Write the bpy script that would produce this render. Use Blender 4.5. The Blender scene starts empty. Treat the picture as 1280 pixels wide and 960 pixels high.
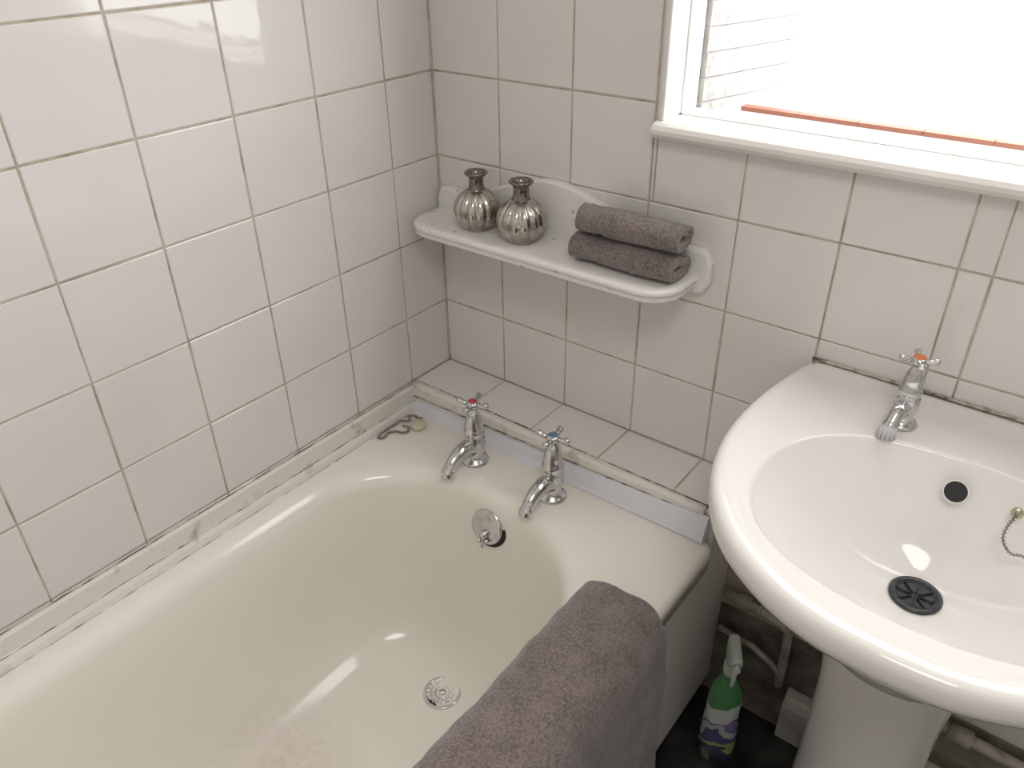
import bpy, math, random
from math import sin, cos, pi, sqrt
from mathutils import Vector, Matrix, noise
random.seed(4)
SC = bpy.context.scene

# ------------------------------------------------------------------ materials
def new_mat(name):
    m = bpy.data.materials.new(name); m.use_nodes = True
    nt = m.node_tree; bs = nt.nodes["Principled BSDF"]
    return m, nt, bs

def mat(name, col, rough=0.4, metal=0.0, col2=None, nscale=8.0, thr=(0.4, 0.7), bump=0.0,
        bscale=20.0, bdist=0.002, coat=0.0, rough2=None, spec=0.5, detail=4.0):
    m, nt, bs = new_mat(name)
    bs.inputs["Base Color"].default_value = (*col, 1)
    bs.inputs["Roughness"].default_value = rough
    bs.inputs["Metallic"].default_value = metal
    bs.inputs["Coat Weight"].default_value = coat
    bs.inputs["Coat Roughness"].default_value = 0.05
    bs.inputs["Specular IOR Level"].default_value = spec
    tc = nt.nodes.new("ShaderNodeTexCoord")
    if col2 is not None:
        n = nt.nodes.new("ShaderNodeTexNoise"); n.inputs["Scale"].default_value = nscale
        n.inputs["Detail"].default_value = detail
        nt.links.new(tc.outputs["Object"], n.inputs["Vector"])
        r = nt.nodes.new("ShaderNodeValToRGB")
        r.color_ramp.elements[0].position = thr[0]; r.color_ramp.elements[0].color = (*col, 1)
        r.color_ramp.elements[1].position = thr[1]; r.color_ramp.elements[1].color = (*col2, 1)
        nt.links.new(n.outputs["Fac"], r.inputs["Fac"])
        nt.links.new(r.outputs["Color"], bs.inputs["Base Color"])
        if rough2 is not None:
            mr = nt.nodes.new("ShaderNodeMapRange")
            mr.inputs["From Min"].default_value = thr[0]; mr.inputs["From Max"].default_value = thr[1]
            mr.inputs["To Min"].default_value = rough; mr.inputs["To Max"].default_value = rough2
            nt.links.new(n.outputs["Fac"], mr.inputs["Value"])
            nt.links.new(mr.outputs["Result"], bs.inputs["Roughness"])
    if bump > 0:
        n2 = nt.nodes.new("ShaderNodeTexNoise"); n2.inputs["Scale"].default_value = bscale
        n2.inputs["Detail"].default_value = 3
        nt.links.new(tc.outputs["Object"], n2.inputs["Vector"])
        b = nt.nodes.new("ShaderNodeBump"); b.inputs["Strength"].default_value = bump
        b.inputs["Distance"].default_value = bdist
        nt.links.new(n2.outputs["Fac"], b.inputs["Height"])
        nt.links.new(b.outputs["Normal"], bs.inputs["Normal"])
    return m

M_tile = mat("tile_glaze", (0.75, 0.73, 0.708), 0.05, col2=(0.71, 0.688, 0.66), nscale=5, thr=(0.35, 0.75), bump=0.25, bscale=14, bdist=0.002)
M_grout = mat("grout", (0.53, 0.465, 0.38), 0.9, col2=(0.30, 0.24, 0.175), nscale=22, thr=(0.45, 0.72), bump=0.4, bscale=200)
M_ledge = mat("ledge_tile_glaze", (0.77, 0.745, 0.71), 0.14, bump=0.2, bscale=14)
M_paint = mat("wall_paint", (0.74, 0.72, 0.69), 0.7)
M_white = mat("white_gloss_paint", (0.80, 0.785, 0.755), 0.25, col2=(0.75, 0.72, 0.68), nscale=9, bump=0.3, bscale=40, bdist=0.001)
M_shelf = mat("worn_white_paint", (0.81, 0.795, 0.77), 0.25, col2=(0.50, 0.45, 0.38), nscale=55, thr=(0.68, 0.74), bump=0.3, bscale=40, bdist=0.001)
M_sealdirty = mat("old_sealant", (0.76, 0.74, 0.69), 0.4, col2=(0.48, 0.42, 0.34), nscale=26, thr=(0.60, 0.76), bump=0.5, bscale=60)
M_crack = mat("mould_line", (0.54, 0.49, 0.42), 0.8, col2=(0.12, 0.09, 0.06), nscale=45, thr=(0.45, 0.60), bump=0.4, bscale=200)
M_strip = mat("plastic_strip", (0.72, 0.72, 0.77), 0.3)
M_nozzle = mat("nozzle_plastic", (0.55, 0.55, 0.57), 0.35)
M_panel = mat("bath_panel_white", (0.78, 0.76, 0.72), 0.22)
M_cer = mat("basin_ceramic", (0.81, 0.79, 0.76), 0.06, col2=(0.79, 0.767, 0.735), nscale=3)
M_chrome = mat("chrome", (0.66, 0.66, 0.67), 0.10, 1.0, col2=(0.46, 0.45, 0.43), nscale=60, thr=(0.50, 0.75), rough2=0.35)
M_chain = mat("tarnished_chain", (0.38, 0.37, 0.35), 0.35, 1.0, col2=(0.22, 0.20, 0.18), nscale=80)
M_dark = mat("dark_hole", (0.012, 0.012, 0.012), 0.6)
M_black = mat("black_plastic", (0.022, 0.026, 0.03), 0.25)
M_red = mat("tap_button_red", (0.50, 0.05, 0.06), 0.3)
M_orange = mat("tap_button_orange", (0.62, 0.17, 0.06), 0.3)
M_blue = mat("tap_button_blue", (0.09, 0.20, 0.34), 0.3)
M_brass = mat("brass", (0.55, 0.48, 0.34), 0.3, 1.0)
M_vase = mat("mercury_glass", (0.56, 0.53, 0.49), 0.14, 1.0, col2=(0.32, 0.28, 0.24), nscale=45, thr=(0.45, 0.7), rough2=0.4, bump=0.2, bscale=70)
M_vasen = mat("smoked_glass_neck", (0.22, 0.20, 0.18), 0.12, 0.85)
M_plug = mat("rubber_plug", (0.62, 0.56, 0.44), 0.5)
M_floor = mat("floor_vinyl", (0.018, 0.018, 0.02), 0.22, col2=(0.06, 0.055, 0.05), nscale=10, thr=(0.5, 0.8))
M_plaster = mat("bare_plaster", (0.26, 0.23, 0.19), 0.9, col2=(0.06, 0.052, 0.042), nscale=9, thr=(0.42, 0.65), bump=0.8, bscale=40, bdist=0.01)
M_pipe = mat("painted_pipe", (0.44, 0.41, 0.37), 0.4, col2=(0.22, 0.18, 0.14), nscale=25, thr=(0.45, 0.7))
M_skirt = mat("scuffed_skirting_paint", (0.55, 0.53, 0.49), 0.4, col2=(0.38, 0.35, 0.31), nscale=20, thr=(0.45, 0.7))
M_redtile = mat("red_sill_tile", (0.42, 0.165, 0.105), 0.6, col2=(0.36, 0.13, 0.08), nscale=15)
M_ext = mat("band_standin_pale", (0.46, 0.455, 0.445), 0.8, col2=(0.36, 0.355, 0.345), nscale=30, bump=0.8, bscale=60, bdist=0.006)  # pale bands of the stand-in block left of the window
M_extj = mat("band_standin_line", (0.35, 0.345, 0.335), 0.9)
M_fillhousing = mat("fill_housing_white", (0.85, 0.85, 0.83), 0.5)

# bath enamel, with a faint worn/pink-brown stain on the bath floor
def bath_mat():
    m = mat("bath_enamel", (0.86, 0.825, 0.75), 0.10, col2=(0.835, 0.79, 0.71), nscale=3.0, thr=(0.45, 0.75), rough2=0.20)
    nt = m.node_tree; bs = nt.nodes["Principled BSDF"]
    src = bs.inputs["Base Color"].links[0].from_socket
    tc = nt.nodes.new("ShaderNodeTexCoord")
    n = nt.nodes.new("ShaderNodeTexNoise"); n.inputs["Scale"].default_value = 45; n.inputs["Detail"].default_value = 6; n.inputs["Roughness"].default_value = 0.7
    nt.links.new(tc.outputs["Object"], n.inputs["Vector"])
    d = nt.nodes.new("ShaderNodeVectorMath"); d.operation = 'DISTANCE'; d.inputs[1].default_value = (0.21, -0.69, -0.56)
    nt.links.new(tc.outputs["Object"], d.inputs[0])
    mr = nt.nodes.new("ShaderNodeMapRange"); mr.inputs["From Min"].default_value = 0.01; mr.inputs["From Max"].default_value = 0.14
    mr.inputs["To Min"].default_value = 1; mr.inputs["To Max"].default_value = 0
    nt.links.new(d.outputs["Value"], mr.inputs["Value"])
    mr2 = nt.nodes.new("ShaderNodeMapRange"); mr2.inputs["From Min"].default_value = 0.35; mr2.inputs["From Max"].default_value = 0.70
    mr2.inputs["To Max"].default_value = 0.6
    nt.links.new(n.outputs["Fac"], mr2.inputs["Value"])
    mu = nt.nodes.new("ShaderNodeMath"); mu.operation = 'MULTIPLY'
    nt.links.new(mr.outputs[0], mu.inputs[0]); nt.links.new(mr2.outputs[0], mu.inputs[1])
    mx = nt.nodes.new("ShaderNodeMix"); mx.data_type = 'RGBA'
    mx.inputs[7].default_value = (0.60, 0.48, 0.44, 1)
    nt.links.new(mu.outputs[0], mx.inputs[0]); nt.links.new(src, mx.inputs[6]); nt.links.new(mx.outputs[2], bs.inputs["Base Color"])
    return m
M_bath = bath_mat()

def towel_mat(name, c1, c2):
    m, nt, bs = new_mat(name)
    bs.inputs["Roughness"].default_value = 0.95
    bs.inputs["Sheen Weight"].default_value = 0.35
    bs.inputs["Sheen Roughness"].default_value = 0.5
    bs.inputs["Specular IOR Level"].default_value = 0.1
    tc = nt.nodes.new("ShaderNodeTexCoord")
    n = nt.nodes.new("ShaderNodeTexNoise"); n.inputs["Scale"].default_value = 270; n.inputs["Detail"].default_value = 2
    nl = nt.nodes.new("ShaderNodeTexNoise"); nl.inputs["Scale"].default_value = 30; nl.inputs["Detail"].default_value = 4
    nt.links.new(tc.outputs["Object"], n.inputs["Vector"]); nt.links.new(tc.outputs["Object"], nl.inputs["Vector"])
    ad = nt.nodes.new("ShaderNodeMath"); ad.operation = 'MULTIPLY_ADD'; ad.inputs[1].default_value = 0.68
    nt.links.new(n.outputs["Fac"], ad.inputs[0])
    ml = nt.nodes.new("ShaderNodeMath"); ml.operation = 'MULTIPLY'; ml.inputs[1].default_value = 0.32
    nt.links.new(nl.outputs["Fac"], ml.inputs[0]); nt.links.new(ml.outputs[0], ad.inputs[2])
    r = nt.nodes.new("ShaderNodeValToRGB")
    r.color_ramp.elements[0].position = 0.37; r.color_ramp.elements[0].color = (*c2, 1)
    r.color_ramp.elements[1].position = 0.60; r.color_ramp.elements[1].color = (*c1, 1)
    nt.links.new(ad.outputs[0], r.inputs["Fac"]); nt.links.new(r.outputs["Color"], bs.inputs["Base Color"])
    b = nt.nodes.new("ShaderNodeBump"); b.inputs["Strength"].default_value = 0.9; b.inputs["Distance"].default_value = 0.005
    nt.links.new(ad.outputs[0], b.inputs["Height"]); nt.links.new(b.outputs["Normal"], bs.inputs["Normal"])
    return m
M_towel = towel_mat("terry_cloth", (0.265, 0.218, 0.207), (0.140, 0.113, 0.108))

def bottle_mat():
    m, nt, bs = new_mat("bottle_label")
    bs.inputs["Roughness"].default_value = 0.25
    tc = nt.nodes.new("ShaderNodeTexCoord"); sp = nt.nodes.new("ShaderNodeSeparateXYZ")
    n = nt.nodes.new("ShaderNodeTexNoise"); n.inputs["Scale"].default_value = 28; n.inputs["Detail"].default_value = 1
    nt.links.new(tc.outputs["Object"], sp.inputs[0]); nt.links.new(tc.outputs["Object"], n.inputs["Vector"])
    ma = nt.nodes.new("ShaderNodeMath"); ma.operation = 'MULTIPLY_ADD'; ma.inputs[1].default_value = 0.12
    nt.links.new(n.outputs["Fac"], ma.inputs[0]); nt.links.new(sp.outputs["Z"], ma.inputs[2])
    mr = nt.nodes.new("ShaderNodeMapRange"); mr.inputs["From Min"].default_value = 0.06; mr.inputs["From Max"].default_value = 0.28
    nt.links.new(ma.outputs[0], mr.inputs["Value"])
    r = nt.nodes.new("ShaderNodeValToRGB"); r.color_ramp.interpolation = 'CONSTANT'
    cols = [(0, (0.12, 0.22, 0.10)), (0.08, (0.05, 0.05, 0.10)), (0.18, (0.30, 0.36, 0.12)), (0.26, (0.10, 0.08, 0.20)),
            (0.38, (0.45, 0.50, 0.50)), (0.48, (0.24, 0.19, 0.36)), (0.53, (0.60, 0.66, 0.62)), (0.70, (0.09, 0.27, 0.10))]
    el = r.color_ramp.elements
    el[0].position = cols[0][0]; el[0].color = (*cols[0][1], 1); el[1].position = cols[1][0]; el[1].color = (*cols[1][1], 1)
    for p_, c_ in cols[2:]:
        e = el.new(p_); e.color = (*c_, 1)
    nt.links.new(mr.outputs["Result"], r.inputs["Fac"]); nt.links.new(r.outputs["Color"], bs.inputs["Base Color"])
    return m
M_bottle = bottle_mat()
M_bottletop = mat("bottle_white_plastic", (0.62, 0.70, 0.62), 0.35)

# ------------------------------------------------------------------ mesh builder
class MB:
    def __init__(s): s.v = []; s.f = []; s.m = []; s.s = []; s.mats = []
    def mi(s, m):
        if m not in s.mats: s.mats.append(m)
        return s.mats.index(m)
    def add(s, vs, fs, m, smooth=True, M=None):
        o = len(s.v); k = s.mi(m)
        for p in vs:
            p = Vector(p)
            if M is not None: p = M @ p
            s.v.append(tuple(p))
        for f in fs:
            s.f.append([o + i for i in f]); s.m.append(k); s.s.append(smooth)
    def box(s, lo, hi, m, M=None, bev=0.0):
        x0, y0, z0 = lo; x1, y1, z1 = hi
        if bev <= 0:
            vs = [(x0,y0,z0),(x1,y0,z0),(x1,y1,z0),(x0,y1,z0),(x0,y0,z1),(x1,y0,z1),(x1,y1,z1),(x0,y1,z1)]
            fs = [(0,3,2,1),(4,5,6,7),(0,1,5,4),(1,2,6,5),(2,3,7,6),(3,0,4,7)]
            s.add(vs, fs, m, False, M)
        else:
            b = bev; rs = []
            for z, i in ((z0, b), (z0 + b*.3, b*.3), (z0 + b, 0), (z1 - b, 0), (z1 - b*.3, b*.3), (z1, b)):
                rs.append(rrect(x0+i, x1-i, y0+i, y1-i, b, z, 3, 1))
            s.rings(rs, m, True, True, M)
    def rings(s, rs, m, cap0=False, cap1=False, M=None, smooth=True, mats=None):
        n = len(rs[0]); vs = [p for r in rs for p in r]
        o = len(s.v); s.add(vs, [], m, smooth, M)
        for i in range(len(rs)-1):
            kk = s.mi(mats[i] if mats else m)
            for j in range(n):
                k = (j+1) % n
                s.f.append([o+i*n+j, o+i*n+k, o+(i+1)*n+k, o+(i+1)*n+j]); s.m.append(kk); s.s.append(smooth)
        if cap0: s.f.append([o+q for q in range(n)][::-1]); s.m.append(s.mi(mats[0] if mats else m)); s.s.append(False)
        if cap1: s.f.append([o+(len(rs)-1)*n+q for q in range(n)]); s.m.append(s.mi(mats[-1] if mats else m)); s.s.append(False)
    def lathe(s, prof, m, seg=32, M=None, rib=None, mats=None):
        rs = []
        for r, z in prof:
            ring = []
            for j in range(seg):
                a = 2*pi*j/seg; rr = max(r, 1e-5)
                if rib: rr *= rib(a, z)
                ring.append((rr*cos(a), rr*sin(a), z))
            rs.append(ring)
        s.rings(rs, m, False, False, M, mats=mats)
    def tube(s, pts, rad, m, seg=12, M=None, closed_caps=True):
        pts = [Vector(p) for p in pts]; n = len(pts)
        if not isinstance(rad, (list, tuple)): rad = [rad]*n
        rs = []; up = None
        for i in range(n):
            t = (pts[min(i+1, n-1)] - pts[max(i-1, 0)]).normalized()
            if up is None:
                a = Vector((0,0,1)) if abs(t.z) < 0.9 else Vector((1,0,0))
                up = (a - t*a.dot(t)).normalized()
            else:
                up = (up - t*up.dot(t)).normalized()
            b = t.cross(up)
            rs.append([tuple(pts[i] + (up*cos(2*pi*j/seg) + b*sin(2*pi*j/seg))*rad[i]) for j in range(seg)])
        s.rings(rs, m, closed_caps, closed_caps, M)
    def ball(s, c, r, m, seg=12, sq=1.0):
        prof = [(r*sin(pi*i/8), -r*sq*cos(pi*i/8)) for i in range(9)]
        s.lathe(prof, m, seg, Matrix.Translation(Vector(c)))
    def obj(s, name, loc=None, parent=None):
        me = bpy.data.meshes.new(name)
        off = Vector(loc) if loc else Vector((0,0,0))
        me.from_pydata([tuple(Vector(v)-off) for v in s.v], [], s.f)
        for mm in s.mats: me.materials.append(mm)
        me.polygons.foreach_set("material_index", s.m); me.polygons.foreach_set("use_smooth", s.s)
        me.update()
        import bmesh
        bm = bmesh.new(); bm.from_mesh(me); bmesh.ops.recalc_face_normals(bm, faces=bm.faces); bm.to_mesh(me); bm.free()
        ob = bpy.data.objects.new(name, me); ob.location = off
        bpy.context.collection.objects.link(ob)
        if parent: ob.parent = parent
        return ob

def rrect(x0, x1, y0, y1, r, z, m=8, k=4):
    r = min(r, (x1-x0)/2*0.999, (y1-y0)/2*0.999)
    cs = [((x1-r, y1-r), 0), ((x0+r, y1-r), pi/2), ((x0+r, y0+r), pi), ((x1-r, y0+r), 3*pi/2)]
    pts = []
    for ci, ((cx, cy), a0) in enumerate(cs):
        arc = [(cx + r*cos(a0 + pi/2*i/m), cy + r*sin(a0 + pi/2*i/m)) for i in range(m+1)]
        pts += arc
        (nx, ny), na = cs[(ci+1) % 4]
        q = (nx + r*cos(na), ny + r*sin(na)); p_ = arc[-1]
        for j in range(1, k):
            t = j/k; pts.append((p_[0]*(1-t)+q[0]*t, p_[1]*(1-t)+q[1]*t))
    return [(x, y, z) for x, y in pts]

def catmull(P, n):
    out = []
    for i in range(len(P)-1):
        p0 = P[max(i-1, 0)]; p1 = P[i]; p2 = P[i+1]; p3 = P[min(i+2, len(P)-1)]
        for k in range(n):
            t = k/n
            out.append(tuple(0.5*((2*b) + (-a+c)*t + (2*a-5*b+4*c-d)*t*t + (-a+3*b-3*c+d)*t**3) for a, b, c, d in zip(p0, p1, p2, p3)))
    out.append(tuple(P[-1])); return out

# ------------------------------------------------------------------ room
XR, YB, ZF, ZC = 2.1, -2.05, -0.70, 1.65
G = 0.0014   # half grout gap
def gc(s):
    return max(-1.6*s, min(1.6*s, random.gauss(0, s)))
def tile(mb, o, u, v, n, a0, a1, b0, b1, m=M_tile):
    if a1-a0 < 0.006 or b1-b0 < 0.006: return
    a0 += G; a1 -= G; b0 += G; b1 -= G; bv = 0.0014
    a0 += random.uniform(-.0003,.0005); b0 += random.uniform(-.0003,.0005); a1 += random.uniform(-.0005,.0003); b1 += random.uniform(-.0005,.0003)
    o = Vector(o); u = Vector(u); v = Vector(v); n = Vector(n)
    ta, tb = gc(0.0034), gc(0.0034); h = random.uniform(-0.0001, 0.0002)
    def P(a, b, d): return o + u*a + v*b + n*d
    ca, cb = (a0+a1)/2, (b0+b1)/2
    vs = [P(a0,b0,-.002),P(a1,b0,-.002),P(a1,b1,-.002),P(a0,b1,-.002)]
    for a, b in ((a0,b0),(a1,b0),(a1,b1),(a0,b1)):
        vs.append(P(a, b, -0.0008 + h + (a-ca)*ta*.5 + (b-cb)*tb*.5))
    for a, b in ((a0+bv,b0+bv),(a1-bv,b0+bv),(a1-bv,b1-bv),(a0+bv,b1-bv)):
        vs.append(P(a, b, h + (a-ca)*ta + (b-cb)*tb))
    mb.add(vs, [(8,9,10,11)] + [(i,(i+1)%4,4+(i+1)%4,4+i) for i in range(4)] + [(4+i,4+(i+1)%4,8+(i+1)%4,8+i) for i in range(4)], m, False)

zg = [-0.60, -0.45, -0.30, -0.15, 0, .15, .30, .45, .60, .75, .90, 1.05, 1.20, 1.35, 1.50, ZC]
mb = MB(); mb.box((-0.1, YB, ZF), (-0.0014, 0.1, ZC), M_grout)
yg = [0.0, -0.116] + [-0.116-0.15*k for k in range(1, 13)] + [YB]
for i in range(len(yg)-1):
    for j in range(2, len(zg)-1):
        z0 = -0.143 if zg[j] == -0.15 else zg[j]
        z1 = -0.143 if zg[j+1] == -0.15 else zg[j+1]
        tile(mb, (0,0,0), (0,-1,0), (0,0,1), (1,0,0), -yg[i], -yg[i+1], z0, z1)
mb.obj("wall_left")
WX0, WX1, WZ0, WZ1 = 0.466, 1.38, 0.415, 1.36
mb = MB()
for lo, hi in (((-0.1,0.0014,ZF),(WX0,0.1,ZC)), ((WX1,0.0014,ZF),(XR,0.1,ZC)), ((WX0,0.0014,ZF),(WX1,0.1,WZ0)), ((WX0,0.0014,WZ1),(WX1,0.1,ZC))):
    mb.box(lo, hi, M_grout)
xg = [0.0, 0.15, .30, .45, .60, .75, .90, .94] + [.94+.15*k for k in range(1, 8)] + [XR]
def clip_tiles(a0, a1, b0, b1):
    wx0, wx1, wz0, wz1 = 0.457, 1.39, 0.405, 1.37
    if a1 <= wx0 or a0 >= wx1 or b1 <= wz0 or b0 >= wz1: return [(a0,a1,b0,b1)]
    out = []
    if a0 < wx0: out.append((a0,wx0,b0,b1)); a0 = wx0
    if a1 > wx1: out.append((wx1,a1,b0,b1)); a1 = wx1
    if b0 < wz0: out.append((a0,a1,b0,wz0))
    if b1 > wz1: out.append((a0,a1,wz1,b1))
    return out
for i in range(len(xg)-1):
    for j in range(1, len(zg)-1):
        z0 = -0.143 if zg[j] == -0.15 else zg[j]; z1 = -0.143 if zg[j+1] == -0.15 else zg[j+1]
        if z0 < -0.44 and xg[i] < 1.0: continue
        for c in clip_tiles(xg[i], xg[i+1], z0, z1):
            tile(mb, (0,0,0), (1,0,0), (0,0,1), (0,-1,0), *c)
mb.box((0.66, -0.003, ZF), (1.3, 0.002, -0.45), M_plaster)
mb.obj("wall_back")
mb = MB(); mb.box((XR, YB, ZF), (XR+0.1, 0.1, ZC), M_paint); mb.obj("wall_right")
mb = MB(); mb.box((-0.1, YB-0.1, ZF), (XR+0.1, YB, ZC), M_paint); mb.obj("wall_front")
mb = MB(); mb.box((-0.1, YB-0.1, ZC), (XR+0.1, 0.1, ZC+0.1), M_paint); mb.obj("ceiling")
mb = MB(); mb.box((-0.1, YB-0.1, ZF-0.1), (XR+0.1, 0.1, ZF-0.002), M_grout)
for i in range(7):
    for j in range(7):
        mb.box((0.02+i*.3, -0.298-j*.3, ZF-0.003), (0.316+i*.3, -0.002-j*.3, ZF), M_floor)
mb.obj("floor")

# tiled ledge (boxing) at the tap end
mb = MB()
LZ, LY, LX = -0.143, -0.114, 0.663
mb.box((0.001, LY+0.002, ZF), (LX-.002, -0.001, LZ-0.0014), M_grout)
lx = [0.0, .152, .298, .447, .598, LX]
for i in range(5):
    tile(mb, (0,0,LZ), (1,0,0), (0,-1,0), (0,0,1), lx[i], lx[i+1], 0.0, -LY, M_ledge)
mb.obj("tiled_ledge")
mb = MB()
mb.tube([(0.002+i*0.033, LY-0.003, LZ-0.006 - 0.001*sin(i)) for i in range(21)], [0.0080+0.0010*sin(i*1.7) for i in range(21)], M_sealdirty, 10)
vs = []
for x in (0.002, LX):
    zt = LZ-0.006; zb = -0.186 if x < .1 else -0.158
    vs += [(x, LY-0.010, zt), (x, LY-0.012, zb), (x, LY+0.002, zb), (x, LY+0.002, zt)]
mb.add(vs, [(0,1,5,4),(1,2,6,5),(0,4,7,3),(0,3,2,1),(4,5,6,7)], M_sealdirty, False)
mb.tube([(0.002+i*0.0165, LY+0.005+0.001*noise.noise(Vector((i*.7,0,0))), LZ+0.0005) for i in range(41)], 0.0014, M_crack, 6)
mb.tube([(0.002+i*0.0165, LY-0.0125, -0.170+0.016*i/40 + 0.0015*noise.noise(Vector((i*.7,2,0)))) for i in range(41)], 0.0014, M_crack, 6)
mb.obj("trim_1")
mb = MB(); vs = []
for x, zt, zb in ((0.014, -0.178, -0.203), (0.674, -0.151, -0.191)):
    vs += [(x, LY-0.010, zt), (x, LY-0.016, zt-.001), (x, LY-0.030, zb), (x, LY-0.028, zb-0.006), (x, LY-0.008, zb-.006)]
mb.add(vs, [(0,1,6,5),(1,2,7,6),(2,3,8,7),(3,4,9,8),(4,0,5,9),(0,4,3,2,1),(5,6,7,8,9)], M_strip, False)
mb.obj("trim_2")
mb = MB()
n = 60; rs = []
for i in range(n+1):
    y = -0.118 - 1.72*i/n; w = 0.0015*noise.noise(Vector((0, y*9, 3)))
    pr = [(0.0005, -0.146), (0.006+w, -0.147), (0.0085+w, -0.151), (0.0095, -0.178+w), (0.016+w, -0.188), (0.019+w, -0.200), (0.0005, -0.200)]
    rs.append([(x, y, z) for x, z in pr])
mb.rings(rs, M_sealdirty, True, True, smooth=False)
for z, x_, r_ in ((-0.1455, 0.003, 0.0013), (-0.180, 0.0105, 0.0012), (-0.198, 0.0195, 0.0013)):
    mb.tube([(x_, -0.118-1.70*i/160, z+0.0012*noise.noise(Vector((1, i*.5, z*50)))) for i in range(161)],
            [r_*(0.7+0.8*max(0, noise.noise(Vector((i*.35, z*70, 1))))) for i in range(161)], M_crack, 6)
mb.obj("trim_3")
# old sealant bead: wall corner and along the back of the basin
mb = MB()
mb.tube([(0.0012, -0.0012, -0.14+1.78*i/90) for i in range(91)], [0.0022+0.0010*noise.noise(Vector((i*.6,0,4))) for i in range(91)], M_grout, 6)
mb.obj("trim_4")
mb = MB()
mb.tube([(0.748+0.485*i/60, -0.003, 0.1185+0.0008*noise.noise(Vector((i*.5,3,1)))) for i in range(61)], [0.0024+0.0016*noise.noise(Vector((i*.5,0,4))) for i in range(61)], M_crack, 8)
mb.obj("trim_5")

# window ------------------------------------------------------------
mb = MB()
mb.box((0.457, -0.008, 0.427), (0.468, 0.10, 1.372), M_white, bev=0.003)
mb.box((1.378, -0.010, 0.427), (1.392, 0.10, 1.372), M_white, bev=0.003)
mb.box((0.457, -0.010, 1.358), (1.392, 0.10, 1.372), M_white, bev=0.003)
prof = [(0.10,.402),( -0.012,.402),(-0.020,.405),(-0.024,.411),(-0.024,.417),(-0.020,.423),(-0.012,.427),(0.10,.427)]
mb.rings([[(x, y, z) for y, z in prof] for x in (0.457, 1.398)], M_white, True, True, smooth=False)
fy0, fy1 = 0.045, 0.075
mb.box((0.468, fy0, 0.427), (0.471, fy1, 1.358), M_white)
mb.box((1.366, fy0, 0.427), (1.378, fy1, 1.358), M_white)
mb.box((0.468, fy0, 0.4265), (1.378, fy1, 0.429), M_white)
mb.box((0.468, fy0, 1.33), (1.378, fy1, 1.358), M_white)
gm, nt, bs = new_mat("window_glass")
nt.nodes.remove(bs); tr = nt.nodes.new("ShaderNodeBsdfTransparent"); gl = nt.nodes.new("ShaderNodeBsdfGlossy"); gl.inputs["Roughness"].default_value = 0.02
mx = nt.nodes.new("ShaderNodeMixShader"); mx.inputs[0].default_value = 0.06
nt.links.new(tr.outputs[0], mx.inputs[1]); nt.links.new(gl.outputs[0], mx.inputs[2]); nt.links.new(mx.outputs[0], nt.nodes["Material Output"].inputs[0])
mb.add([(0.471,0.06,0.429),(1.366,0.06,0.429),(1.366,0.06,1.33),(0.471,0.06,1.33)], [(0,1,2,3)], gm, False)
mb.obj("window_1")
mb = MB()
mb.box((0.46, 0.10, 0.36), (1.40, 0.22, 0.420), M_white)
for i in range(10):
    mb.box((0.52+i*0.09, 0.150, 0.410), (0.609+i*0.09, 0.170, 0.4262), M_redtile)
mb.obj("exterior_window_sill")
mb = MB()  # added banded block, stands in for the pattern in the left window glass
for j in range(26):
    z0 = 0.40 + j*0.036
    for (za, zb, dx, mm) in ((z0, z0+0.0338, 0.002*(j % 3)/3, M_ext), (z0+0.0338, z0+0.036, -0.001, M_extj)):
        vs = []
        for z in (za, zb):
            vs += [(0.25,0.103,z),(0.474+dx,0.103,z),(0.532+dx,0.31,z),(0.25,0.31,z)]
        mb.add(vs, [(0,1,2,3),(4,5,6,7),(0,1,5,4),(1,2,6,5),(2,3,7,6),(3,0,4,7)], mm, False)
mb.obj("window_band_standin")

# ------------------------------------------------------------------ bath
mb = MB()
bx0, bx1, by0, by1 = 0.003, 0.692, -1.83, -0.118
R = -0.198
def ir(i, z, rad, back=1.0, side=1.0):
    return rrect(0.052+i*side, 0.592-i*side, -1.70+i*back, -0.246-i, rad, z, 14, 14)
rs = [rrect(bx0+.012, bx1-.012, by0+.012, by1-.006, .02, R-0.045, 14, 14),
      rrect(bx0+.001, bx1-.001, by0+.001, by1-.001, .03, R-0.045, 14, 14),
      rrect(bx0, bx1, by0, by1, .03, R-0.012, 14, 14),
      rrect(bx0+.003, bx1-.003, by0+.003, by1-.003, .03, R-0.004, 14, 14),
      rrect(bx0+.010, bx1-.010, by0+.010, by1-.010, .03, R, 14, 14),
      rrect(bx0+.022, bx1-.030, by0+.04, by1-.05, .10, R+.001, 14, 14),
      ir(-0.016, R+.0005, .235), ir(-0.006, R-.002, .23), ir(0.002, R-0.007, .225), ir(0.009, R-0.016, .22), ir(0.014, R-0.030, .215),
      ir(0.020, R-0.07, .21, 2.0), ir(0.027, R-0.13, .205, 3.5), ir(0.036, R-0.20, .20, 5), ir(0.048, R-0.26, .19, 5.5),
      ir(0.062, R-0.30, .18, 5.2), ir(0.080, R-0.328, .165, 4.6), ir(0.102, R-0.346, .15, 4), ir(0.13, R-0.355, .13, 3.4), ir(0.17, R-0.359, .10, 2.8), ir(0.22, R-0.361, .05, 2.3), ir(0.262, R-0.362, .008, 2.1)]
mb.rings(rs, M_bath, False, True)
bath = bpy.data.objects.new("bathtub", None); bpy.context.collection.objects.link(bath)
mb.obj("bath_shell", parent=bath)
mb = MB()
mb.box((0.664, by0+.01, ZF+0.05), (0.680, -0.008, R-0.046), M_panel)
mb.box((0.664, by0+.01, ZF), (0.668, -0.008, ZF+0.05), M_dark)
mb.box((0.664, by1+0.001, R-0.05), (0.682, -0.008, LZ-0.002), M_panel)
mb.obj("bath_panel")
mb = MB()
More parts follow.
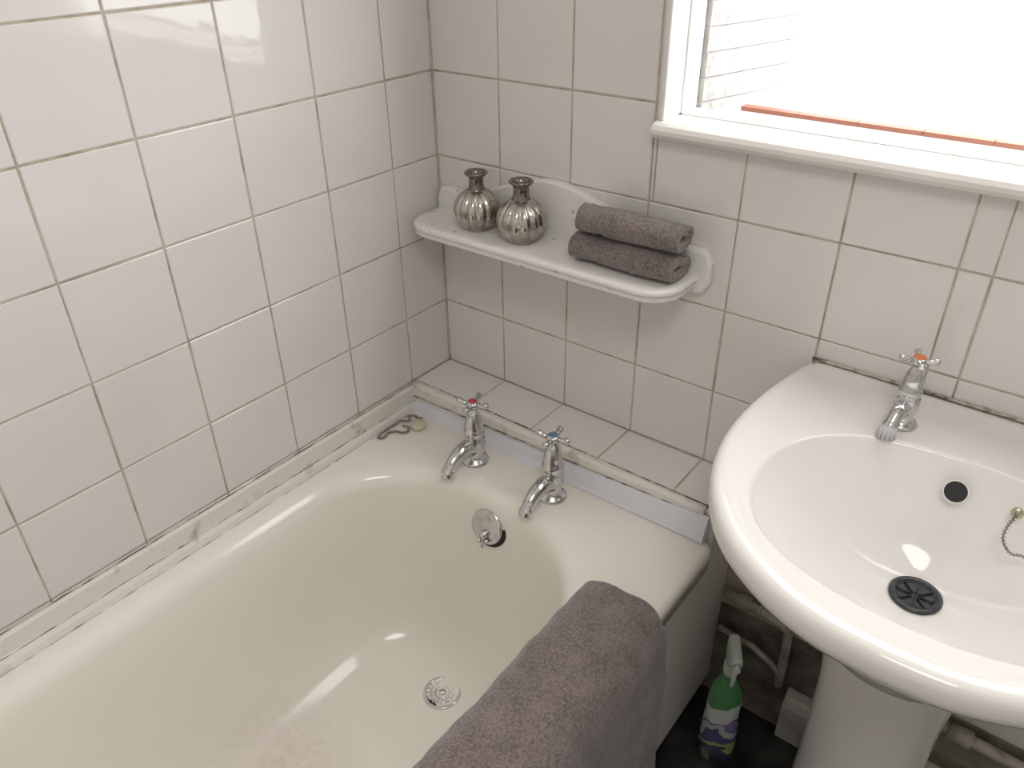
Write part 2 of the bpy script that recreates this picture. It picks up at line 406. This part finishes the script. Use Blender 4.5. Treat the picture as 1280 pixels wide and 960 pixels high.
T = Matrix.Translation((0.327, -0.423, R-0.3605)) @ Matrix.Scale(1.22, 4)
mb.lathe([(0.029,-0.001),(0.030,0.001),(0.029,0.0025),(0.0265,0.003),(0.0250,0.002),(0.0245,-0.004)], M_chrome, 40, T)
mb.lathe([(0.0250,0.0002),(0.0,0.0002)], M_dark, 32, T)
for k in range(20):
    a = 2*pi*k/20
    mb.tube([(0.011*cos(a), 0.011*sin(a), 0.0010),(0.0255*cos(a),0.0255*sin(a),0.0012)], 0.0008, M_chrome, 6, T)
for rr in (0.0105, 0.0185):
    mb.lathe([(rr-0.0010,0.0008),(rr-.0005,0.0018),(rr+.0005,0.0018),(rr+0.0010,0.0008)], M_chrome, 32, T)
mb.lathe([(0.0055,0.001),(0.0055,0.003),(0.0,0.0035)], M_chrome, 16, T)
mb.obj("drain_grate", parent=bath)
mb = MB()
T = Matrix.Translation((0.322, -0.2645, -0.262)) @ Matrix.Rotation(math.radians(90-14), 4, 'X')
mb.lathe([(0.0385,-0.006),(0.0390,0.0),(0.0375,0.002),(0.036,0.0015),(0.0,0.0015)], M_dark, 40, T)
mb.lathe([(0.0335,0.0015),(0.0345,0.006),(0.033,0.0085),(0.029,0.009),(0.0,0.0100)], M_chrome, 40, T @ Matrix.Translation((-0.002,0.002,0)))
mb.lathe([(0.008,0.008),(0.0085,0.014),(0.006,0.018),(0.0,0.019)], M_chrome, 16, T @ Matrix.Translation((-0.002,-0.012,0)))
mb.tube([(0,-0.014,0.016),(0.001,-0.024,0.016),(-0.002,-0.038,0.012)], 0.0025, M_chrome, 8, T)
mb.ball(T @ Vector((-0.008,-0.026,0.014)), 0.0045, M_chrome); mb.ball(T @ Vector((0.007,-0.022,0.014)), 0.0045, M_chrome)
mb.obj("overflow_plate", parent=bath)

# ------------------------------------------------------------------ taps
def make_tap(name, loc, sc, button, rot=0.35, nozzle=False, yaw=0.0):
    mb = MB()
    T = Matrix.Translation(loc) @ Matrix.Rotation(yaw, 4, 'Z') @ Matrix.Scale(sc, 4)
    mb.lathe([(0.0,0.0),(0.0255,0.0),(0.0265,0.003),(0.024,0.0065),(0.0185,0.009),(0.0165,0.014),(0.0170,0.022),(0.0195,0.030),(0.0210,0.042),
              (0.0200,0.054),(0.0180,0.059),(0.0178,0.062),(0.0195,0.064),(0.0195,0.070),(0.0175,0.074),(0.0165,0.086),(0.0145,0.098),(0.0115,0.107),
              (0.0100,0.112),(0.0065,0.114),(0.0065,0.121),(0.0,0.121)], M_chrome, 32, T)
    if nozzle:
        path = catmull([(0,-0.004,0.034),(0,-0.020,0.040),(0,-0.036,0.036),(0,-0.048,0.026),(0,-0.054,0.016)], 6)
    else:
        path = catmull([(0,-0.004,0.032),(0,-0.024,0.041),(0,-0.045,0.040),(0,-0.062,0.033),(0,-0.074,0.021),(0,-0.077,0.010)], 5)
    n = len(path)
    mb.tube(path, [0.0170-0.0055*min(1, i/(n*0.6)) + (0.0018 if i > n-6 else 0) for i in range(n)], M_chrome, 18, T)
    if nozzle:
        for k in range(12):
            a = 2*pi*k/12
            mb.tube([(0.0115*cos(a), -0.055+0.0115*sin(a), 0.019),(0.0145*cos(a), -0.060+0.0145*sin(a), 0.002)], 0.0026, M_nozzle, 6, T)
        mb.tube([(0,-0.054,0.020),(0,-0.060,0.0015)], 0.0130, M_nozzle, 16, T)
    H = T @ Matrix.Translation((0,0,0.126)) @ Matrix.Rotation(rot, 4, 'Z')
    mb.lathe([(0.0,-0.008),(0.009,-0.008),(0.012,-0.003),(0.0125,0.003),(0.010,0.0065),(0.0,0.0065)], M_chrome, 24, H)
    for k in range(4):
        a = pi/2*k; c, s_ = cos(a), sin(a)
        mb.tube([(0.008*c,0.008*s_,-0.001),(0.018*c,0.018*s_,0.0),(0.025*c,0.025*s_,0.002),(0.029*c,0.029*s_,0.003),(0.0315*c,0.0315*s_,0.003)],
                [0.0048,0.0046,0.0056,0.0060,0.0030], M_chrome, 12, H)
    bsz = 1.45 if nozzle else 1.0
    mb.lathe([(0.0070*bsz,0.006),(0.0067*bsz,0.0080),(0.005*bsz,0.0088),(0.0,0.009)], button, 20, H)
    return mb.obj(name, loc=loc)
make_tap("bath_tap", (0.229, -0.190, R+.001), 1.0, M_red, 0.25)
make_tap("bath_tap", (0.406, -0.188, R+.001), 1.0, M_blue, 0.15)

# ------------------------------------------------------------------ basin
CX, PY = 0.99, -0.27
half = [(0.0,0.0),(0.12,0.0),(0.20,-0.0),(0.236,-0.003),(0.247,-0.018),(0.258,-0.07),(0.267,-0.13),(0.270,-0.20),(0.265,-0.265),(0.249,-0.328),(0.221,-0.387),(0.179,-0.438),(0.122,-0.477),(0.061,-0.498),(0.0,-0.503)]
hc = catmull(half, 8)
poly = [(x, y-PY) for x, y in hc] + [(-x, y-PY) for x, y in hc[::-1][1:-1]]
def rad(a, poly):
    dx, dy = cos(a), sin(a); best = 0
    for i in range(len(poly)):
        x1, y1 = poly[i]; x2, y2 = poly[(i+1) % len(poly)]
        ex, ey = x2-x1, y2-y1; den = dx*ey - dy*ex
        if abs(den) < 1e-12: continue
        t = (x1*ey - y1*ex)/den; u_ = (x1*dy - y1*dx)/den
        if t > 0 and -1e-6 <= u_ <= 1+1e-6: best = max(best, t)
    return best
NA = 180
ang = [2*pi*i/NA for i in range(NA)]
RO = [rad(a, poly) for a in ang]
def outer(inset, z, k=1.0, sy=0.0):
    r = []
    for a, q in zip(ang, RO):
        x = (q*k-inset)*cos(a); y = (q*k-inset)*sin(a)
        y = min(y + PY + sy, -0.001)
        r.append((CX+x, y, z))
    return r
def ell(cy, ax, ay, z, n=2.3):
    r = []
    for a in ang:
        c, s_ = cos(a), sin(a); q = (abs(c/ax)**n + abs(s_/ay)**n)**(-1/n)
        r.append((CX+q*c, cy+q*s_, z))
    return r
def mix(r1, r2, t, z): return [(a[0]*(1-t)+b[0]*t, a[1]*(1-t)+b[1]*t, z) for a, b in zip(r1, r2)]
lip = ell(-0.283, 0.204, 0.160, 0)
rs = []
und = [(0.36,-0.13,0.04),(0.42,-0.085,0.04),(0.50,-0.045,0.035),(0.60,-0.008,0.028),(0.72,0.022,0.018),(0.84,0.046,0.010),(0.92,0.064,0.004),(0.965,0.077,0.0)]
for k, z, sy in und: rs.append(outer(0, z, k, sy))
rs += [outer(0.005, 0.082), outer(0.001, 0.088), outer(0.0, 0.096), outer(0.0, 0.106), outer(0.002, 0.112), outer(0.007, 0.1165), outer(0.014, 0.118), outer(0.022, 0.1172), outer(0.030, 0.115)]
base = outer(0.030, 0)
for t, z in ((0.15, 0.1135), (0.4, 0.1115), (0.7, 0.110), (0.88, 0.1095), (0.96, 0.109)): rs.append(mix(base, lip, t, z))
for cy, ax, ay, z, n in ((-.283,.204,.160,.1085,2.3),(-.283,.2015,.1575,.106,2.3),(-.283,.199,.155,.101,2.3),(-.283,.194,.150,.092,2.3),(-.282,.183,.139,.076,2.25),(-.280,.167,.126,.057,2.2),(-.276,.147,.110,.036,2.1),(-.271,.122,.092,.015,2),
                         (-.265,.094,.072,-.001,2),(-.259,.066,.052,-.012,2),(-.254,.045,.040,-.018,2),(-.250,.030,.030,-.0205,2),(-.250,.004,.004,-.0215,2)):
    rs.append(ell(cy, ax, ay, z, n))
basin = bpy.data.objects.new("pedestal_basin", None); bpy.context.collection.objects.link(basin)
mb = MB(); mb.rings(rs, M_cer, True, True); mb.obj("basin_bowl", parent=basin)
mb = MB(); rs = []
for z, w, d in ((ZF, .096, .092), (ZF+.02,.096,.092),(ZF+.04,.090,.087),(ZF+.10,.084,.084),(-.40,.081,.082),(-.25,.083,.086),(-.17,.090,.092),(-.12,.097,.10),(-.085,.106,.108),(-.06,.112,.114),(-.045,.114,.116)):
    rs.append([(CX+w*cos(a), -0.205+d*sin(a), z) for a in ang[::3]])
mb.rings(rs, M_cer, True, True); mb.obj("pedestal", parent=basin)
mb = MB()
T = Matrix.Translation((CX, -0.250, -0.0185)) @ Matrix.Scale(0.92, 4)
mb.lathe([(0.033,-0.001),(0.0335,0.002),(0.031,0.004),(0.026,0.003),(0.023,-0.001),(0.022,-0.001),(0.0,-0.001)], M_black, 40, T)
for k in range(8):
    a = 2*pi*k/8
    mb.tube([(0.005*cos(a),0.005*sin(a),0.0005),(0.024*cos(a),0.024*sin(a),0.0015)], 0.0013, M_black, 6, T)
mb.obj("waste_fitting", parent=basin)
mb = MB()
T = Matrix.Translation((0.989, -0.1575, 0.0825)) @ Matrix.Rotation(math.radians(55), 4, 'X') @ Matrix.Scale(1.12, 4)
mb.lathe([(0.0130,-0.002),(0.0130,0.0016),(0.0122,0.0020),(0.0115,0.0012)], M_cer, 24, T)
mb.lathe([(0.0118,0.0014),(0.0,0.0014)], M_dark, 24, T)
mb.obj("overflow_hole", parent=basin)
make_tap("basin_tap", (0.899, -0.090, 0.111), 0.76, M_orange, 0.5, True, -0.15)
make_tap("basin_tap", (1.081, -0.090, 0.111), 0.76, M_blue, 0.3, True, 0.15)
mb = MB()
mb.ball((1.056, -0.162, 0.0865), 0.007, M_brass)
mb.ball((1.056, -0.167, 0.0885), 0.0035, M_chain)
cp = catmull([(1.056,-0.170,0.088),(1.053,-0.178,0.082),(1.051,-0.186,0.075),(1.052,-0.195,0.067),(1.058,-0.201,0.061),(1.066,-0.203,0.057),(1.074,-0.200,0.058),(1.082,-0.202,0.057)], 5)
for i in range(0, len(cp)-1):
    a, b = Vector(cp[i]), Vector(cp[i+1])
    off = Vector((0.0007, 0, 0.0007)) if i % 2 else Vector((-0.0007, 0, 0.0002))
    mb.tube([a, (a+b)/2 + off, b], [0.0006, 0.0023, 0.0006], M_chain, 8)
mb.obj("basin_plug_chain")

# bath chain in the corner
mb = MB()
loop = [(0.056,-0.150,0),(0.046,-0.156,0),(0.036,-0.154,0),(0.028,-0.164,0),(0.040,-0.172,0),(0.034,-0.180,0),(0.026,-0.186,0),(0.027,-0.200,0),(0.026,-0.218,0),(0.027,-0.240,0),(0.032,-0.254,0),(0.041,-0.247,0),(0.037,-0.230,0),(0.046,-0.217,0),(0.060,-0.213,0),(0.064,-0.202,0),(0.054,-0.192,0),(0.042,-0.196,0)]
cp = catmull([(x, y, R+0.0045) for x, y, _ in loop], 5)
for i in range(0, len(cp)-1):
    a, b = Vector(cp[i]), Vector(cp[i+1])
    mb.tube([a, (a+b)/2, b], [0.0014, 0.0028, 0.0014], M_chain, 8)
mb.obj("bath_plug_chain")
mb = MB()
mb.lathe([(0.0,0.0),(0.014,0.0),(0.016,0.004),(0.016,0.010),(0.012,0.012),(0.0,0.012)], M_plug, 24, Matrix.Translation((0.070,-0.178,R+.0015)))
mb.obj("bath_plug")

# ------------------------------------------------------------------ shelf
shelf = bpy.data.objects.new("bathroom_shelf", None); bpy.context.collection.objects.link(shelf)
SZ = 0.207
mb = MB()
def bump(x):
    t = abs(x-0.275)/0.20
    return 0.056*(0.5+0.5*cos(pi*min(1, t)))**0.8 if t < 1 else 0
xs = [0.006 + (0.573-0.006)*i/60 for i in range(61)]
def plate(yf, ins):
    r = []
    def e_(x):
        e = min(x-0.006, 0.573-x); rr = 0.02
        return rr - sqrt(max(0, rr*rr-(rr-e)**2)) if e < rr else 0
    for x in xs:
        r.append((min(max(x, 0.006+ins), 0.573-ins), yf, 0.247 + bump(x) - e_(x) - ins))
    for x in xs[::-1]:
        r.append((min(max(x, 0.006+ins), 0.573-ins), yf, 0.172 + e_(x) + ins))
    return r
mb.rings([plate(-0.001,0), plate(-0.010,0), plate(-0.013,0.0015), plate(-0.015,0.005)], M_shelf, True, True, smooth=False)
mb.obj("back_plate", parent=shelf)
mb = MB()
def slab(i, z):
    r = [p for p in rrect(0.010+i, 0.556-i, -0.119+i, 0.10, 0.055-i, z, 10, 6)]
    return [(x, min(y, -0.013), z_) for x, y, z_ in r]
mb.rings([slab(.012, SZ-.022), slab(.005,SZ-.022), slab(.001,SZ-.018), slab(.004, SZ-.0135), slab(.004,SZ-.0125), slab(0,SZ-.010), slab(0,SZ-.005), slab(.002,SZ-.0015), slab(.006,SZ), slab(.02,SZ)], M_shelf, True, True)
mb.obj("shelf_board", parent=shelf)

def vase(loc, sc=1.0, ph=0.0):
    mb = MB()
    prof = [(0.0,0.0),(0.022,0.0),(0.027,0.004),(0.034,0.013),(0.0395,0.026),(0.041,0.037),(0.0385,0.050),(0.032,0.061),(0.023,0.069),(0.0155,0.073)]
    cp = catmull(prof, 3)
    def rib(a, z):
        w = max(0, min(1, z/0.008))*max(0, min(1, (0.074-z)/0.012))
        return 1 - 0.10*w*(1-abs(sin(a*7+ph))**0.7)
    T = Matrix.Translation(loc) @ Matrix.Diagonal((sc, sc, sc*0.94, 1))
    mb.lathe(cp, M_vase, 140, T, rib)
    mb.lathe([(0.0155,0.073),(0.0135,0.077),(0.0125,0.083),(0.0125,0.093),(0.0150,0.098),(0.0195,0.101),(0.0200,0.104),(0.0180,0.1055),(0.0150,0.1045),(0.0115,0.098),(0.010,0.08),(0.0,0.078)], M_vasen, 40, T)
    mb.obj("ribbed_bottle_vase", loc=loc)
vase((0.145,-0.060,SZ), 1.03); vase((0.244,-0.061,SZ), 1.06, 0.5)

def ftowel(name, x0, x1, y0, y1, z0, h, seed, sk=0.0):
    cy, cz = (y0+y1)/2, z0+h/2
    th = 0.0098; path = []
    turns = 2.0; N = 64
    for i in range(N+1):
        a = 2*pi*turns*(1-i/N)
        aa = pi*0.5 + a
        hy = (y1-y0)/2*(1-0.28*(1-i/N)) - th/2; hz = (h/2 - th/2)*(1-0.78*(1-i/N))
        c, s_ = cos(aa), sin(aa); n_ = 2.8
        q = (abs(c)**n_ + abs(s_)**n_)**(-1/n_)
        path.append((cy + hy*q*c, cz + hz*q*s_))
    NX = 60; mb = MB(); vs = []; fs = []
    for i in range(NX+1):
        t = i/NX; x = x0+(x1-x0)*t
        g = 1 - (0.06 if abs(t-0.24) < 0.035 else 0)
        for j, (y, z) in enumerate(path):
            nz = noise.noise(Vector((x*16+seed, y*16, z*16)))*0.0035 + noise.noise(Vector((x*60+seed, y*60, z*60)))*0.0012
            dy, dz = y-cy, z-cz; l = max(1e-4, sqrt(dy*dy+dz*dz))
            edge = 0.003*noise.noise(Vector((j*.15, seed, 0))) if i in (0, NX) else 0
            zz = cz + dz*g + dz/l*nz
            vs.append((x + edge + sk*(y-cy), cy + dy*g + dy/l*nz, max(zz, z0+th/2+0.0005)))
    n = len(path)
    for i in range(NX):
        for j in range(n-1):
            fs.append((i*n+j, i*n+j+1, (i+1)*n+j+1, (i+1)*n+j))
    mb.add(vs, fs, M_towel)
    ob = mb.obj(name)
    so = ob.modifiers.new("s", 'SOLIDIFY'); so.thickness = th*0.95; so.offset = 0
    ss = ob.modifiers.new("ss", 'SUBSURF'); ss.levels = 1; ss.render_levels = 1
    return ob
ftowel("folded_hand_towel", 0.362, 0.545, -0.094, -0.020, SZ, 0.046, 3.0, 0.05)
ftowel("folded_hand_towel", 0.368, 0.546, -0.090, -0.020, SZ+0.0455, 0.047, 9.0, -0.05)

# bath towel over the side -----------------------------------------
cs = catmull([(0.563,-0.44),(0.565,-0.36),(0.568,-0.28),(0.572,-0.225),(0.582,-0.197),(0.604,-0.183),(0.634,-0.180),(0.668,-0.182),(0.690,-0.194),(0.702,-0.222),(0.704,-0.27),(0.704,-0.34),(0.702,-0.44),(0.698,-0.55),(0.695,-0.66)], 6)
NY = 120; vs = []; fs = []; n = len(cs)
for i in range(NY+1):
    t = i/NY
    for j, (x, z) in enumerate(cs):
        dn = max(0, -0.2 - z)
        y0 = -0.325 + (0.10*dn if x > .65 else 0) + 0.004*noise.noise(Vector((j*.1, 5, 0)))
        y = y0 - t*0.60
        outx = x > 0.64
        w = noise.noise(Vector((x*6, y*7, z*5+2)))*0.010 + noise.noise(Vector((x*22, y*20, z*16)))*0.0045 + abs(noise.noise(Vector((x*10+7, y*30+z*6, z*8))))*0.0045 + noise.noise(Vector((x*70, y*70, z*60)))*0.0010
        if outx: xx = x + max(0, w + 0.02*dn*(0.5+0.5*sin(y*26+z*3))); zz = z + (0.7*abs(w) if z > -0.23 else 0)
        elif z > -0.23: xx = x - 0.3*abs(w); zz = z + abs(w)*0.8
        else: xx = x - abs(w)*0.8; zz = z
        vs.append((xx, y, zz))
for i in range(NY):
    for j in range(n-1):
        fs.append((i*n+j, i*n+j+1, (i+1)*n+j+1, (i+1)*n+j))
mb = MB(); mb.add(vs, fs, M_towel); tw = mb.obj("bath_towel")
so = tw.modifiers.new("s", 'SOLIDIFY'); so.thickness = 0.018; so.offset = 0
ss = tw.modifiers.new("ss", 'SUBSURF'); ss.levels = 1; ss.render_levels = 1

# ------------------------------------------------------------------ under-basin items
loc = (0.757, -0.130, ZF); T = Matrix.Translation(loc) @ Matrix.Rotation(0.5, 4, 'Z') @ Matrix.Diagonal((0.86,0.9,1.10,1))
mb = MB(); rs = []
for z, w, d in ((0,.034,.020),(.004,.038,.024),(.03,.040,.026),(.08,.038,.025),(.12,.034,.024),(.15,.035,.025),(.175,.030,.022),(.195,.020,.017),(.208,.013,.013),(.222,.013,.013)):
    rs.append(rrect(-w, w, -d, d, min(w,d)*.9, z, 6, 2))
mb.rings(rs, M_bottle, True, True, T)
mb.lathe([(0.0145,0.215),(0.0155,0.218),(0.0155,0.236),(0.012,0.240),(0.0,0.240)], M_bottletop, 20, T)
hd = [rrect(-.012, .012, -.012, .014, .006, .238, 4, 1), rrect(-.013,.013,-.020,.016,.006,.250,4,1), rrect(-.013,.013,-.042,.022,.007,.268,4,1), rrect(-.011,.011,-.044,.026,.007,.280,4,1), rrect(-.006,.006,-.040,.018,.004,.286,4,1)]
mb.rings(hd, M_bottletop, True, True, T)
mb.tube([(0,-.042,.273),(0,-.056,.273)], 0.006, M_bottletop, 12, T)
mb.tube([(0,-.026,.262),(0,-.034,.245),(0,-.036,.225),(0,-.030,.208)], [0.006,.006,.005,.004], M_bottletop, 10, T)
mb.obj("spray_bottle", loc=loc)

mb = MB()
mb.tube([(0.690,-0.025,-0.395),(0.76,-0.025,-0.400),(0.80,-0.025,-0.405),(0.815,-0.025,-0.42),(0.818,-0.025,-0.50),(0.818,-0.025,-0.56)], 0.0085, M_pipe, 14)
mb.tube([(0.690,-0.030,-0.485),(0.76,-0.030,-0.49),(0.80,-0.030,-0.51),(0.818,-0.027,-0.53)], 0.0060, M_pipe, 14)
mb.tube([(0.715,-0.025,-0.396),(0.740,-0.025,-0.398)], 0.0135, M_pipe, 8)
mb.tube([(0.755,-0.025,-0.400),(0.762,-0.025,-0.400)], 0.013, M_pipe, 8)
mb.tube([(1.03,-0.03,-0.44),(1.10,-0.03,-0.45),(1.30,-0.03,-0.46),(1.6,-0.03,-0.46)], 0.010, M_pipe, 14)
mb.tube([(1.09,-0.03,-0.45),(1.125,-0.03,-0.452)], 0.015, M_pipe, 8)
mb.obj("water_pipes")
mb = MB()
mb.rings([[(x, y, z) for y, z in ((-.004,ZF),(-.024,ZF),(-.024,ZF+.09),(-.018,ZF+.105),(-.012,ZF+.11),(-.010,ZF+.125),(-.004,ZF+.125))] for x in (0.835, XR)], M_skirt, True, True, smooth=False)
mb.obj("baseboard_back")

# ------------------------------------------------------------------ added fill light at the unseen ceiling, with invented housing
mb = MB()
mb.lathe([(0.0,0.0),(0.33,0.0),(0.34,-0.01),(0.335,-0.03),(0.325,-0.034)], M_fillhousing, 40, Matrix.Translation((1.25,-1.25,ZC)))
mb.obj("fill_light_housing")
def area(name, loc, size, power, col, rot=(0,0,0), sy=None):
    l = bpy.data.lights.new(name, 'AREA'); l.energy = power; l.color = col; l.size = size
    if sy: l.shape = 'RECTANGLE'; l.size_y = sy
    o = bpy.data.objects.new(name, l); o.location = loc; o.rotation_euler = rot
    bpy.context.collection.objects.link(o); return o
a = area("added_fill_light", (1.25,-1.25,ZC-0.05), 0.64, 9.8, (1.0, 0.965, 0.93))  # added fill, brightens the room from out of view
a.data.shape = 'DISK'
p_ = area("window_daylight_portal", (0.92, 0.09, 0.88), 0.89, 1, (1,1,1), (-pi/2,0,0), 0.90)
p_.data.cycles.is_portal = True

w = bpy.data.worlds.new("World"); SC.world = w; w.use_nodes = True
bg = w.node_tree.nodes["Background"]; bg.inputs[0].default_value = (1.0, 0.99, 0.985, 1); bg.inputs[1].default_value = 6.2

# ------------------------------------------------------------------ camera
yaw, pitch, roll = -0.6674, -0.5577, -0.0146
f = Vector((sin(yaw)*cos(pitch), cos(yaw)*cos(pitch), sin(pitch)))
r = Vector((cos(yaw), -sin(yaw), 0)); u = r.cross(f)
r2 = r*cos(roll)+u*sin(roll); u2 = u*cos(roll)-r*sin(roll)
cam = bpy.data.cameras.new("Camera"); cam.sensor_width = 36; cam.lens = 987.2/1280*36; cam.clip_start = 0.02
co = bpy.data.objects.new("Camera", cam); bpy.context.collection.objects.link(co)
Mx = Matrix((r2, u2, -f)).transposed().to_4x4(); Mx.translation = Vector((1.026, -1.0857, 0.7177))
co.matrix_world = Mx
SC.camera = co
SC.view_settings.view_transform = 'Standard'
SC.view_settings.exposure = 0.0
